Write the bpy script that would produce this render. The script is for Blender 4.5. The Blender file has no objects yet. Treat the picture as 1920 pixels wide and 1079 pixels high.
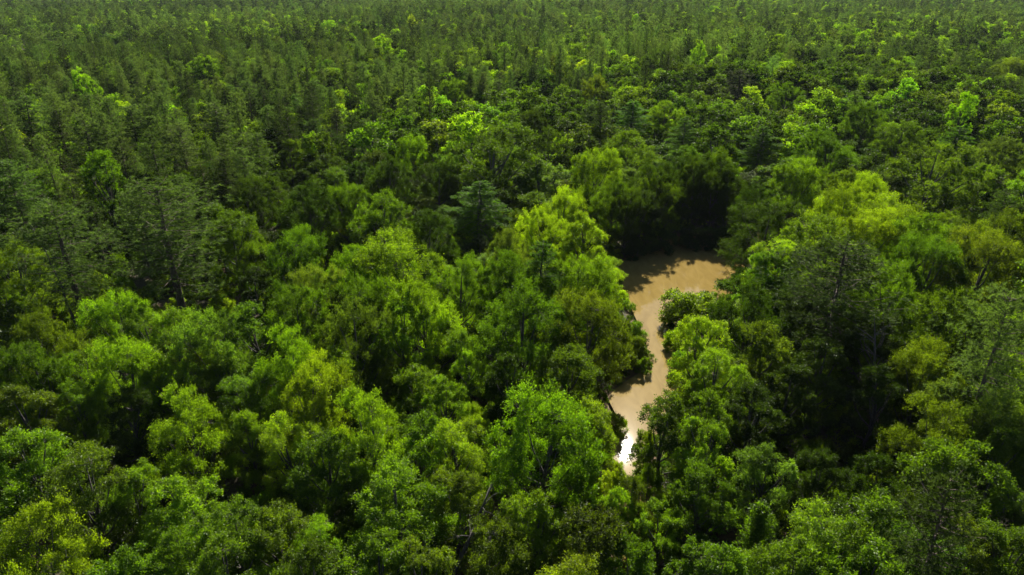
import bpy, math, random
import numpy as np
from mathutils import Vector

# ------------------------------------------------------------------ camera, sky, sun, exposure
SC = bpy.context.scene
COL = SC.collection
W0, H0 = 1920.0, 1079.0
CAM_H, PITCH, HFOV = 50.0, math.radians(24.0), math.radians(72.0)
FPX = W0 / 2 / math.tan(HFOV / 2)
FWD = np.array([0, math.cos(PITCH), -math.sin(PITCH)])
UPV = np.array([0, math.sin(PITCH), math.cos(PITCH)])
RGT = np.array([1.0, 0, 0])
CAM = np.array([0, 0, CAM_H])

def ray(px, py):
    d = FWD + RGT * (px - W0 / 2) / FPX + UPV * (H0 / 2 - py) / FPX
    return d / np.linalg.norm(d)

def at_z(px, py, z):
    d = ray(px, py)
    t = (z - CAM_H) / d[2]
    return CAM + d * t, t

def project(P):
    v = np.atleast_2d(P) - CAM
    dep = v @ FWD
    return W0 / 2 + FPX * (v @ RGT) / dep, H0 / 2 - FPX * (v @ UPV) / dep, dep

cam = bpy.data.cameras.new('camera')
cam.sensor_width = 36.0
cam.lens = 18.0 / math.tan(HFOV / 2)
cam.clip_start, cam.clip_end = 0.5, 9000.0
cam_ob = bpy.data.objects.new('camera', cam)
COL.objects.link(cam_ob)
cam_ob.location = CAM
cam_ob.rotation_euler = (math.pi / 2 - PITCH, 0, 0)
SC.camera = cam_ob

GLINT = (1172, 842)
g = ray(*GLINT)
SUN = np.array([g[0], g[1], -g[2]])                 # the sun whose mirror image lies at the glint
SUN_EL = math.asin(SUN[2])
SUN_AZ = math.atan2(SUN[0], SUN[1])

world = bpy.data.worlds.new('World')
SC.world = world
world.use_nodes = True
nt = world.node_tree
nt.nodes.clear()
sky = nt.nodes.new('ShaderNodeTexSky')
sky.sky_type = 'NISHITA'
sky.sun_disc = False
sky.sun_elevation = SUN_EL
sky.sun_rotation = SUN_AZ
sky.air_density, sky.dust_density, sky.ozone_density = 0.8, 0.6, 1.0
bg = nt.nodes.new('ShaderNodeBackground')
bg.inputs['Strength'].default_value = 0.05
wo = nt.nodes.new('ShaderNodeOutputWorld')
nt.links.new(sky.outputs[0], bg.inputs[0])
nt.links.new(bg.outputs[0], wo.inputs[0])

sun = bpy.data.lights.new('sun', 'SUN')
sun.energy = 5.0
sun.angle = math.radians(0.53)
sun.color = (1.0, 0.94, 0.83)
sun_ob = bpy.data.objects.new('sun', sun)
COL.objects.link(sun_ob)
sun_ob.location = (0, 0, 200)
sun_ob.rotation_euler = Vector(-SUN).to_track_quat('-Z', 'Y').to_euler()

SC.view_settings.view_transform = 'Standard'
SC.view_settings.look = 'None'
SC.view_settings.exposure = 1.15
SC.view_settings.gamma = 1.0
SC.view_settings.use_curve_mapping = False
SC.render.engine = 'CYCLES'
cy = SC.cycles
cy.max_bounces, cy.diffuse_bounces, cy.glossy_bounces, cy.transmission_bounces = 4, 2, 2, 3
cy.volume_bounces = 0
cy.sample_clamp_indirect = 3.0
cy.use_denoising = True

# ------------------------------------------------------------------ materials
def new_mat(name):
    m = bpy.data.materials.new(name)
    m.use_nodes = True
    m.node_tree.nodes.clear()
    return m, m.node_tree, m.node_tree.nodes, m.node_tree.links

def leaf_material(name, trans, gloss, rough, tcol):
    """a thin leaf: reflects, lets light through and shines a little; 'tint' comes from each tree"""
    m, t, N, L = new_mat(name)
    at = N.new('ShaderNodeAttribute'); at.attribute_type = 'INSTANCER'; at.attribute_name = 'tint'
    tn = N.new('ShaderNodeAttribute'); tn.attribute_type = 'GEOMETRY'; tn.attribute_name = 'tone'
    mr = N.new('ShaderNodeMapRange')
    mr.inputs['To Min'].default_value = 0.62; mr.inputs['To Max'].default_value = 1.38
    L.new(tn.outputs['Fac'], mr.inputs['Value'])
    mul = N.new('ShaderNodeVectorMath'); mul.operation = 'SCALE'
    L.new(at.outputs['Color'], mul.inputs[0]); L.new(mr.outputs[0], mul.inputs['Scale'])
    yel = N.new('ShaderNodeMix'); yel.data_type = 'RGBA'; yel.blend_type = 'MULTIPLY'
    yel.inputs['B'].default_value = (1.06, 1.02, 0.8, 1)
    L.new(tn.outputs['Fac'], yel.inputs['Factor']); L.new(mul.outputs[0], yel.inputs['A'])
    dif = N.new('ShaderNodeBsdfDiffuse')
    L.new(yel.outputs['Result'], dif.inputs['Color'])
    tc = N.new('ShaderNodeVectorMath'); tc.operation = 'MULTIPLY'
    tc.inputs[1].default_value = tcol
    L.new(yel.outputs['Result'], tc.inputs[0])
    tr = N.new('ShaderNodeBsdfTranslucent')
    L.new(tc.outputs[0], tr.inputs['Color'])
    mx = N.new('ShaderNodeMixShader'); mx.inputs[0].default_value = trans
    L.new(dif.outputs[0], mx.inputs[1]); L.new(tr.outputs[0], mx.inputs[2])
    gl = N.new('ShaderNodeBsdfGlossy'); gl.inputs['Roughness'].default_value = rough
    gl.inputs['Color'].default_value = (0.9, 0.95, 0.85, 1)
    m2 = N.new('ShaderNodeMixShader')
    m2.inputs[0].default_value = gloss
    L.new(mx.outputs[0], m2.inputs[1]); L.new(gl.outputs[0], m2.inputs[2])
    out = N.new('ShaderNodeOutputMaterial')
    L.new(m2.outputs[0], out.inputs['Surface'])
    return m

M_LEAF = leaf_material('leaf', 0.55, 0.014, 0.40, (2.8, 3.05, 0.35))
M_NEEDLE = leaf_material('needle', 0.5, 0.008, 0.5, (2.2, 2.5, 0.9))

def bark_material(name, c1, c2):
    m, t, N, L = new_mat(name)
    tc = N.new('ShaderNodeTexCoord')
    mp = N.new('ShaderNodeMapping'); mp.inputs['Scale'].default_value = (6, 6, 1.2)
    nz = N.new('ShaderNodeTexNoise'); nz.inputs['Scale'].default_value = 2.5; nz.inputs['Detail'].default_value = 5
    cr = N.new('ShaderNodeValToRGB')
    cr.color_ramp.elements[0].position = 0.35; cr.color_ramp.elements[0].color = (*c1, 1)
    cr.color_ramp.elements[1].position = 0.68; cr.color_ramp.elements[1].color = (*c2, 1)
    b = N.new('ShaderNodeBsdfPrincipled'); b.inputs['Roughness'].default_value = 0.9
    bp = N.new('ShaderNodeBump'); bp.inputs['Strength'].default_value = 0.5; bp.inputs['Distance'].default_value = 0.04
    out = N.new('ShaderNodeOutputMaterial')
    L.new(tc.outputs['Object'], mp.inputs[0]); L.new(mp.outputs[0], nz.inputs['Vector'])
    L.new(nz.outputs[0], cr.inputs[0]); L.new(cr.outputs[0], b.inputs['Base Color'])
    L.new(nz.outputs[0], bp.inputs['Height']); L.new(bp.outputs[0], b.inputs['Normal'])
    L.new(b.outputs[0], out.inputs['Surface'])
    return m

M_BARK = bark_material('grey_bark', (0.03, 0.026, 0.022), (0.11, 0.098, 0.085))
M_PBARK = bark_material('pine_bark', (0.045, 0.032, 0.024), (0.15, 0.105, 0.08))

def ground_material():
    m, t, N, L = new_mat('leaf_litter')
    tc = N.new('ShaderNodeTexCoord')
    n1 = N.new('ShaderNodeTexNoise'); n1.inputs['Scale'].default_value = 0.12; n1.inputs['Detail'].default_value = 6
    n2 = N.new('ShaderNodeTexNoise'); n2.inputs['Scale'].default_value = 2.2; n2.inputs['Detail'].default_value = 8
    c1 = N.new('ShaderNodeValToRGB')
    c1.color_ramp.elements[0].position = 0.38; c1.color_ramp.elements[0].color = (0.045, 0.034, 0.018, 1)
    c1.color_ramp.elements[1].position = 0.66; c1.color_ramp.elements[1].color = (0.13, 0.075, 0.038, 1)
    e = c1.color_ramp.elements.new(0.52); e.color = (0.05, 0.05, 0.02, 1)
    c2 = N.new('ShaderNodeValToRGB')
    c2.color_ramp.elements[0].position = 0.3; c2.color_ramp.elements[0].color = (0.45, 0.45, 0.45, 1)
    c2.color_ramp.elements[1].position = 0.7; c2.color_ramp.elements[1].color = (1.25, 1.2, 1.1, 1)
    mx = N.new('ShaderNodeMix'); mx.data_type = 'RGBA'; mx.blend_type = 'MULTIPLY'; mx.inputs['Factor'].default_value = 1
    sx = N.new('ShaderNodeSeparateXYZ'); L.new(tc.outputs['Object'], sx.inputs[0])
    mr = N.new('ShaderNodeMapRange'); mr.inputs['From Min'].default_value = -.3; mr.inputs['From Max'].default_value = 0.
    mr.inputs['To Min'].default_value = 1; mr.inputs['To Max'].default_value = 0
    L.new(sx.outputs['Z'], mr.inputs['Value'])
    md = N.new('ShaderNodeMix'); md.data_type = 'RGBA'; md.inputs['B'].default_value = (0.13, 0.085, 0.04, 1)
    L.new(mr.outputs[0], md.inputs['Factor']); L.new(mx.outputs['Result'], md.inputs['A'])
    b = N.new('ShaderNodeBsdfPrincipled'); b.inputs['Roughness'].default_value = 0.95
    bp = N.new('ShaderNodeBump'); bp.inputs['Strength'].default_value = 0.7; bp.inputs['Distance'].default_value = 0.1
    out = N.new('ShaderNodeOutputMaterial')
    for n in (n1, n2): L.new(tc.outputs['Object'], n.inputs['Vector'])
    L.new(n1.outputs[0], c1.inputs[0]); L.new(n2.outputs[0], c2.inputs[0])
    L.new(c1.outputs[0], mx.inputs['A']); L.new(c2.outputs[0], mx.inputs['B'])
    L.new(md.outputs['Result'], b.inputs['Base Color'])
    L.new(n2.outputs[0], bp.inputs['Height']); L.new(bp.outputs[0], b.inputs['Normal'])
    L.new(b.outputs[0], out.inputs['Surface'])
    return m

def water_material():
    m, t, N, L = new_mat('muddy_water')
    tc = N.new('ShaderNodeTexCoord')
    mp = N.new('ShaderNodeMapping'); mp.inputs['Scale'].default_value = (1.6, .45, 1); mp.inputs['Rotation'].default_value = (0, 0, .25)
    L.new(tc.outputs['Object'], mp.inputs[0])
    n1 = N.new('ShaderNodeTexNoise'); n1.inputs['Scale'].default_value = 0.4; n1.inputs['Detail'].default_value = 7; n1.inputs['Distortion'].default_value = 1.2
    cr = N.new('ShaderNodeValToRGB')
    cr.color_ramp.elements[0].position = 0.35; cr.color_ramp.elements[0].color = (0.205, 0.142, 0.040, 1)
    cr.color_ramp.elements[1].position = 0.65; cr.color_ramp.elements[1].color = (0.252, 0.178, 0.055, 1)
    n2 = N.new('ShaderNodeTexNoise'); n2.inputs['Scale'].default_value = 1.4; n2.inputs['Detail'].default_value = 3
    bp = N.new('ShaderNodeBump'); bp.inputs['Strength'].default_value = 0.012; bp.inputs['Distance'].default_value = 0.003
    b = N.new('ShaderNodeBsdfPrincipled')
    b.inputs['Roughness'].default_value = 0.017; b.inputs['IOR'].default_value = 1.33
    b.inputs['Coat Weight'].default_value = 0.005; b.inputs['Coat Roughness'].default_value = 0.17; b.inputs['Coat IOR'].default_value = 1.33
    out = N.new('ShaderNodeOutputMaterial')
    L.new(mp.outputs[0], n1.inputs['Vector']); L.new(tc.outputs['Object'], n2.inputs['Vector'])
    L.new(n1.outputs[0], cr.inputs[0]); L.new(cr.outputs[0], b.inputs['Base Color'])
    L.new(n2.outputs[0], bp.inputs['Height']); L.new(bp.outputs[0], b.inputs['Normal'])
    L.new(b.outputs[0], out.inputs['Surface'])
    return m

M_GROUND, M_WATER = ground_material(), water_material()

# ------------------------------------------------------------------ mesh helpers
class Acc:
    """collects faces of one mesh: vertices, polygons, material slot and tone of each face"""
    def __init__(self):
        self.v, self.loops, self.tot, self.mat, self.tone, self.n = [], [], [], [], [], 0
    def add(self, V, F, mat=0, tone=None):
        F = np.asarray(F, dtype=np.int64)
        self.v.append(np.asarray(V, dtype=np.float32))
        self.loops.append((F + self.n).ravel())
        self.tot.append(np.full(len(F), F.shape[1], dtype=np.int32))
        self.mat.append(np.full(len(F), mat, dtype=np.int32))
        self.tone.append(np.full(len(F), 0.5, np.float32) if tone is None else np.asarray(tone, np.float32))
        self.n += len(V)
    def mesh(self, name, mats, smooth=False):
        me = bpy.data.meshes.new(name)
        V = np.concatenate(self.v); Lp = np.concatenate(self.loops); T = np.concatenate(self.tot)
        me.vertices.add(len(V)); me.vertices.foreach_set('co', V.ravel())
        me.loops.add(len(Lp)); me.loops.foreach_set('vertex_index', Lp.astype(np.int32))
        me.polygons.add(len(T))
        st = np.zeros(len(T), np.int32); st[1:] = np.cumsum(T)[:-1]
        me.polygons.foreach_set('loop_start', st)
        me.polygons.foreach_set('material_index', np.concatenate(self.mat))
        if smooth:
            me.polygons.foreach_set('use_smooth', np.ones(len(T), bool))
        else:
            me.polygons.foreach_set('use_smooth', np.zeros(len(T), bool))
        for m in mats: me.materials.append(m)
        a = me.attributes.new('tone', 'FLOAT', 'FACE')
        a.data.foreach_set('value', np.concatenate(self.tone))
        me.update(calc_edges=True)
        return me

def unit(v):
    return v / np.maximum(np.linalg.norm(v, axis=-1, keepdims=True), 1e-9)

def add_leaves(acc, P, A, Nn, Ln, Wd, tone, mat=0, fold=0.25):
    """rhombic leaves folded along the midrib: P base, A axis, Nn rough normal"""
    A = unit(A)
    S = unit(np.cross(A, Nn)); Nn = np.cross(S, A)
    Ln = Ln[:, None]; Wd = Wd[:, None]
    mid = P + A * Ln * 0.45
    n = len(P)
    V = np.stack([P, mid + S * Wd * .5 + Nn * Wd * fold, P + A * Ln, mid - S * Wd * .5 + Nn * Wd * fold], 1).reshape(-1, 3)
    F = np.arange(n * 4).reshape(n, 4)
    acc.add(V, F, mat, tone)

def add_needles(acc, P, A, Nn, Ln, Wd, tone, mat=0):
    A = unit(A); S = unit(np.cross(A, Nn))
    Ln = Ln[:, None]; Wd = Wd[:, None]
    n = len(P)
    V = np.stack([P - S * Wd * .5, P + S * Wd * .5, P + A * Ln], 1).reshape(-1, 3)
    acc.add(V, np.arange(n * 3).reshape(n, 3), mat, tone)

def add_tube(acc, pts, rad, sides=6, mat=0):
    pts = np.asarray(pts, float); k = len(pts)
    tan = unit(np.gradient(pts, axis=0))
    ref = np.array([0.31, 0.95, 0.05]) if abs(tan[0][2]) > .7 else np.array([0.05, 0.1, 1.0])
    u = unit(np.cross(tan, ref)); w = np.cross(tan, u)
    a = np.linspace(0, 2 * math.pi, sides, endpoint=False)
    V = (pts[:, None, :] + (u[:, None, :] * np.cos(a)[None, :, None] + w[:, None, :] * np.sin(a)[None, :, None]) * np.asarray(rad)[:, None, None]).reshape(-1, 3)
    i, j = np.meshgrid(np.arange(k - 1), np.arange(sides), indexing='ij')
    i = i.ravel(); j = j.ravel(); j2 = (j + 1) % sides
    F = np.stack([i * sides + j, i * sides + j2, (i + 1) * sides + j2, (i + 1) * sides + j], 1)
    acc.add(V, F, mat)

def sph(rng, n, zmin=-1.0):
    z = rng.uniform(zmin, 1, n); a = rng.uniform(0, 2 * math.pi, n); r = np.sqrt(1 - z * z)
    return np.stack([r * np.cos(a), r * np.sin(a), z], 1)

# ------------------------------------------------------------------ trees: each builder fills a crown and a trunk
def broadleaf(rng, crown, trunk, H=13., R=4., lobes=7, clumps=13, twigs=11, leaves=14, leaf=.2, base=.28, topy=.5,
              rough=1.0, upl=.25, droop=.15, lobe_r=.42, tmat=0, detail=True, slim=.6, spread=.62):
    ctr, rad = [], []
    ctr.append([rng.normal(0, .12 * R), rng.normal(0, .12 * R), H - lobe_r * R * .95]); rad.append(lobe_r * R * rng.uniform(.85, 1.1))
    a0 = rng.uniform(0, 6.28)
    for i in range(1, lobes):
        f = i / (lobes - 1)
        a = a0 + i * 2.4 + rng.normal(0, .25)
        z = H * (1 - f * (1 - base) * .82) - lobe_r * R * rng.uniform(.7, 1.2)
        rr = R * spread * rng.uniform(.75, 1.1) * (.55 + .45 * math.sin(min(1, f * 1.6 + .1) * 1.57))
        r = lobe_r * R * rng.uniform(.72, 1.12)
        ctr.append([rr * math.cos(a), rr * math.sin(a), max(z, base * H)]); rad.append(r)
    ctr = np.array(ctr); rad = np.array(rad)
    # trunk and limbs
    lean = np.array([rng.normal(0, .25), rng.normal(0, .25), 0])
    tz = np.linspace(0, 1, 6)
    top = np.array([ctr[0][0], ctr[0][1], H * .86])
    tp = np.array([top * t * np.array([t, t, 1]) + lean * math.sin(t * 3.1) for t in tz])
    tp[0, 2] = -.4
    r0 = .018 * H
    add_tube(trunk, tp, r0 * np.array([1.35, 1, .85, .65, .4, .12]), 8, tmat)
    PC, PD, PR, PT = [], [], [], []
    for c, r in zip(ctr, rad):
        f = np.clip((c[2] - .35 * R) / H * .8, .18, .8)
        s = np.array([np.interp(f, tz, tp[:, k]) for k in range(3)])
        m = (s + c) / 2 + np.array([0, 0, -.12 * R])
        add_tube(trunk, [s, m, c], [r0 * .5, r0 * .34, r0 * .14], 5, tmat)
        n = int(clumps * (r / (lobe_r * R)) ** 2 + .5)
        d = sph(rng, n, -.45)
        inner = rng.random(n) < .22
        p = c + d * r * np.where(inner, rng.uniform(.25, .6, n), rng.uniform(.72, 1.06, n))[:, None] * np.array([1, 1, .85])
        tone = np.clip(rng.normal(.5, .2), 0, 1)
        for k in range(n):
            if detail and rng.random() < .8:
                add_tube(trunk, [c + (p[k] - c) * .15, (c + p[k]) / 2 + np.array([0, 0, -.1]), p[k]], [r0 * .13, r0 * .09, r0 * .04], 3, tmat)
        PC.append(p); PD.append(unit(d + rng.normal(0, .15, d.shape))); PR.append(r * slim * rng.uniform(.7, 1.15, n)); PT.append(np.clip(tone + rng.normal(0, .14, n), 0, 1))
    PC = np.concatenate(PC); PD = np.concatenate(PD); PR = np.concatenate(PR); PT = np.concatenate(PT)
    nC = len(PC)
    # twigs of every clump
    tw = unit(np.repeat(PD, twigs, 0) * .8 + rng.normal(0, .62 * rough, (nC * twigs, 3)) + np.array([0, 0, upl]))
    tl = np.repeat(PR, twigs) * rng.uniform(.55, 1.3, nC * twigs)
    ts = np.repeat(PC - PD * PR[:, None] * .35, twigs, 0)
    n = nC * twigs * leaves
    t = rng.uniform(.2, 1.0, n) ** .8
    D = np.repeat(tw, leaves, 0)
    P = np.repeat(ts, leaves, 0) + D * (np.repeat(tl, leaves) * t)[:, None] + rng.normal(0, .075 + leaf * .3, (n, 3))
    P[:, 2] -= (t ** 2) * droop * np.repeat(tl, leaves)
    A = D * .55 + rng.normal(0, .6, (n, 3)) - np.array([0, 0, droop])
    Nn = unit(rng.normal(0, .68, (n, 3)) + np.array([0, 0, .75]))
    Ln = leaf * rng.uniform(.65, 1.3, n); Wd = Ln * rng.uniform(.5, .72, n)
    tone = np.clip(np.repeat(np.repeat(PT, twigs), leaves) + rng.normal(0, .13, n), 0, 1)
    keep = P[:, 2] > .25
    add_leaves(crown, P[keep], A[keep], Nn[keep], Ln[keep], Wd[keep], tone[keep])

def oak(rng, crown, trunk, H=17., R=8., leaf=.25, k=1.0, tmat=0, detail=True):
    broadleaf(rng, crown, trunk, H=H, R=R, lobes=22, clumps=int(20 * k), twigs=int(9 * k + .5), leaves=11, leaf=leaf, base=.12, rough=.85,
              upl=.15, droop=.05, lobe_r=.27, slim=.42, spread=.74, tmat=tmat, detail=detail)

def cypress(rng, crown, trunk, H=17., R=4., k=1.0, leaf=.24, tmat=0, detail=True):
    """flat feathery sprays in tiers"""
    tp = np.array([[rng.normal(0, .05) * i, rng.normal(0, .05) * i, H * i / 7 - (.4 if i == 0 else 0)] for i in range(8)])
    add_tube(trunk, tp, .32 * np.array([1.7, .95, .8, .65, .5, .36, .22, .06]), 8, tmat)
    nb = int(62 * k)
    P, A, T = [], [], []
    for i in range(nb):
        f = (i + rng.random()) / nb
        z = H * (.34 + .64 * f)
        L = R * (1.0 - f ** 1.7 * .82) * rng.uniform(.55, 1.1)
        a = i * 2.4 + rng.normal(0, .3)
        d = np.array([math.cos(a), math.sin(a), .16 + .1 * rng.normal()])
        s = np.array([0, 0, z]); e = s + d * L; m = s + d * L * .5 + np.array([0, 0, .12 * L])
        add_tube(trunk, [s, m, e], [.05, .035, .012], 3, tmat)
        side = np.array([-d[1], d[0], 0])
        n = int(230 * (L / R + .25))
        t = rng.uniform(.15, 1.05, n)
        w = rng.normal(0, .34, n) * L * .45 * (1.2 - t * .7)
        b = s + d * L * t[:, None] + side * w[:, None] + np.array([0, 0, .12 * L]) * (1 - (2 * t - 1) ** 2)[:, None]
        b[:, 2] += rng.normal(0, .10, n) - np.abs(w) * .2
        P.append(b); A.append(d * .6 + side * np.sign(w)[:, None] * .7 + rng.normal(0, .3, (n, 3)))
        T.append(np.clip(rng.normal(.5, .15) + rng.normal(0, .12, n), 0, 1))
    P = np.concatenate(P); A = np.concatenate(A); T = np.concatenate(T); n = len(P)
    Nn = unit(rng.normal(0, .7, (n, 3)) + np.array([0, 0, .8]))
    Ln = leaf * rng.uniform(.7, 1.5, n)
    add_leaves(crown, P, A, Nn, Ln, Ln * rng.uniform(.3, .45, n), T)

def pine(rng, crown, trunk, H=20., R=2.6, k=1.0, nl=.34, nw=.05, tufts=9, needles=13, tmat=0, detail=True, base=.46, dead=6, thick=1.0):
    bend = rng.normal(0, .35, 2)
    zz = np.linspace(0, 1, 7)
    tp = np.stack([bend[0] * np.sin(zz * 2.2), bend[1] * np.sin(zz * 2.2), H * .97 * zz], 1); tp[0, 2] = -.4
    add_tube(trunk, tp, thick * .0095 * H * np.array([1.3, 1, .9, .76, .58, .36, .06]), 7, tmat)
    def on(f): return np.array([np.interp(f, zz, tp[:, j]) for j in range(3)])
    for i in range(dead if detail else 0):
        f = rng.uniform(.22, base + .05); s = on(f); a = rng.uniform(0, 6.28); L = rng.uniform(.5, 1.7)
        e = s + np.array([math.cos(a), math.sin(a), -.1]) * L
        add_tube(trunk, [s, (s + e) / 2 + np.array([0, 0, .1]), e], [.045, .03, .012], 3, tmat)
    nb = int(58 * k)
    P, D, O, T = [], [], [], []
    for i in range(nb):
        f = (i + rng.random()) / nb
        g = base + (1 - base) * f
        L = R * (.62 + .38 * math.sin(min(1, f * 1.7) * 1.57)) * (1 - f ** 3.2 * .68) * rng.uniform(.4, 1.2)
        a = i * 2.4 + rng.normal(0, .4)
        up = -.1 + .55 * f + rng.normal(0, .16)
        d = unit(np.array([math.cos(a), math.sin(a), up]))
        s = on(g * .98); e = s + d * L + np.array([0, 0, .12 * L])
        m = s + d * L * .55 - np.array([0, 0, .06 * L])
        if detail: add_tube(trunk, [s, m, e], [.055, .035, .014], 3, tmat)
        nt_ = max(2, int(tufts * (L / R + .15)))
        t = rng.uniform(.3, 1.03, nt_)
        c = s + (m - s) * np.clip(t / .55, 0, 1)[:, None] + (e - m) * np.clip((t - .55) / .45, 0, 1.1)[:, None]
        c = c + rng.normal(0, .17 * L + .05, (nt_, 3)) * np.array([1, 1, .55])
        P.append(c); D.append(np.tile(d, (nt_, 1))); T.append(np.clip(rng.normal(.5, .18, nt_), 0, 1))
    P = np.concatenate(P); D = np.concatenate(D); T = np.concatenate(T)
    n = len(P) * needles
    A = unit(np.repeat(unit(D + np.array([0, 0, .45])), needles, 0) * .55 + sph(rng, n))
    PP = np.repeat(P, needles, 0) + A * .04
    Ln = nl * rng.uniform(.7, 1.25, n)
    add_needles(crown, PP, A, sph(rng, n), Ln, nw * rng.uniform(.8, 1.3, n), np.clip(np.repeat(T, needles) + rng.normal(0, .1, n), 0, 1))

def cedar(rng, crown, trunk, H=8., R=1.9, k=1.0, tmat=0, detail=True):
    tp = np.array([[0, 0, -.3], [0, 0, H * .4], [0, 0, H * .95]])
    add_tube(trunk, tp, [.14, .09, .02], 6, tmat)
    n0 = int(150 * k)
    f = rng.random(n0) ** .75
    a = rng.uniform(0, 6.28, n0)
    r = R * (1 - f * .93) * rng.uniform(.55, 1.1, n0)
    tip = np.stack([np.cos(a) * r, np.sin(a) * r, H * (.06 + .92 * f)], 1)
    d = unit(np.stack([np.cos(a), np.sin(a), np.full(n0, .7)], 1))
    m = 46
    n = n0 * m
    P = np.repeat(tip, m, 0) + rng.normal(0, .17, (n, 3)) - np.repeat(d, m, 0) * rng.uniform(0, .7, n)[:, None]
    A = np.repeat(d, m, 0) + rng.normal(0, .5, (n, 3))
    T = np.clip(np.repeat(rng.normal(.5, .15, n0), m) + rng.normal(0, .1, n), 0, 1)
    Ln = .2 * rng.uniform(.7, 1.3, n)
    add_leaves(crown, P, A, sph(rng, n), Ln, Ln * .4, T)

def feathery(rng, crown, trunk, tmat=0, detail=True, **kw):
    a = dict(H=13., R=4.2, lobes=10, clumps=17, twigs=13, leaves=14, leaf=.19, rough=.7, upl=.55, droop=.12, lobe_r=.42, slim=.65, base=.12)
    a.update(kw)
    broadleaf(rng, crown, trunk, tmat=tmat, detail=detail, **a)

def bush(rng, crown, trunk, H=4., R=2.4, tmat=0, detail=True, **kw):
    a = dict(lobes=8, clumps=13, twigs=8, leaves=13, leaf=.2, base=.1, lobe_r=.44, slim=.5)
    a.update(kw)
    broadleaf(rng, crown, trunk, H=H, R=R, tmat=tmat, detail=detail, **a)

NDIM = dict(b=(4., 13.), f=(4.2, 13.), o=(8., 17.), c=(4., 17.), p=(2.6, 20.), k=(5.2, 24.), t=(6.5, 20.), s=(2.4, 4.), g=(6.5, 13.), j=(1.9, 8.))
LIB = {}
def variant(kind, fn, seed, mats, n, **kw):
    for i in range(n):
        rng = np.random.default_rng(seed + i * 17)
        cr, tr = Acc(), Acc()
        fn(rng, cr, tr, **{a: (v(rng) if callable(v) else v) for a, v in kw.items()})
        LIB.setdefault(kind, []).append((cr.mesh('crown_' + kind, [mats[0]]), tr.mesh('trunk_' + kind, [mats[1]], True)))

U = lambda a, b: (lambda r: float(r.uniform(a, b)))
I = lambda a, b: (lambda r: int(r.integers(a, b + 1)))
LB, PB = (M_LEAF, M_BARK), (M_NEEDLE, M_PBARK)
variant('b', broadleaf, 100, LB, 15, lobes=I(13, 18), clumps=I(16, 19), twigs=I(9, 10), leaves=14, leaf=U(.15, .195), lobe_r=U(.28, .37), spread=U(.62, .76), rough=U(.8, 1.1), slim=U(.42, .6), base=U(.06, .2))
variant('f', feathery, 700, LB, 6, lobes=I(9, 11), leaf=U(.17, .21))
variant('o', oak, 900, LB, 3)
variant('c', cypress, 1100, (M_NEEDLE, M_BARK), 4)
variant('p', pine, 1300, PB, 9, R=U(2.2, 3.0), base=U(.38, .52), k=1.15, tufts=19, needles=14, nl=.33, nw=.058)
variant('k', pine, 1500, PB, 3, H=24., R=5.2, k=1.5, tufts=30, needles=16, nl=.36, nw=.055, base=.3, dead=12, thick=1.35)
variant('t', broadleaf, 1700, LB, 3, H=20., R=6.5, lobes=18, clumps=17, twigs=8, leaves=11, leaf=.3, base=.1, lobe_r=.34, spread=.62, slim=.45)
variant('s', bush, 1900, LB, 6)
variant('g', feathery, 2300, LB, 3, R=6.5, lobes=17, clumps=19, twigs=13, leaves=14, leaf=.18, lobe_r=.33, spread=.68, slim=.6)
variant('j', cedar, 2100, LB, 2)

# coarser copies of the same kinds, one mesh each, for the mass of trees far away
def far_protos(coll_name, specs):
    c = bpy.data.collections.new(coll_name)
    for i, (fn, seed, mats, kw) in enumerate(specs):
        rng = np.random.default_rng(seed)
        cr = Acc()
        tr = Acc()
        fn(rng, cr, tr, detail=False, **kw)
        for v, l, t, tn in zip(tr.v, tr.loops, tr.tot, tr.tone):
            pass
        off = cr.n
        cr.v += tr.v; cr.loops += [l + off for l in tr.loops]; cr.tot += tr.tot
        cr.mat += [np.ones_like(x) for x in tr.mat]; cr.tone += tr.tone; cr.n += tr.n
        c.objects.link(bpy.data.objects.new('%s_%02d' % (coll_name, i), cr.mesh('%s_%02d' % (coll_name, i), list(mats))))
    return c

mid_b = [(broadleaf, 3000 + i, LB, dict(lobes=9, clumps=14, twigs=6, leaves=8, leaf=.38, base=.15, slim=.45)) for i in range(10)]
far_b = [(broadleaf, 3100 + i, LB, dict(lobes=7, clumps=10, twigs=4, leaves=6, leaf=.7, base=.15, slim=.5)) for i in range(8)]
mid_p = [(pine, 3200 + i, PB, dict(R=2.7, k=1., nl=.42, nw=.085, tufts=9, needles=11, base=.40 + .015 * i)) for i in range(8)]
far_p = [(pine, 3300 + i, PB, dict(R=2.7, k=.6, nl=.55, nw=.30, tufts=6, needles=7, base=.48 + .017 * i)) for i in range(8)]
und = [(bush, 3400 + i, LB, dict(H=3., R=2., lobes=5, clumps=8, twigs=6, leaves=8, leaf=.24)) for i in range(6)]
C_B = far_protos('broadleaf_proto', mid_b + far_b); N_BM, N_BF = len(mid_b), len(far_b)
C_P = far_protos('pine_proto', mid_p + far_p); N_PM, N_PF = len(mid_p), len(far_p)
C_U = far_protos('bush_proto', und); N_U = len(und)

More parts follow.
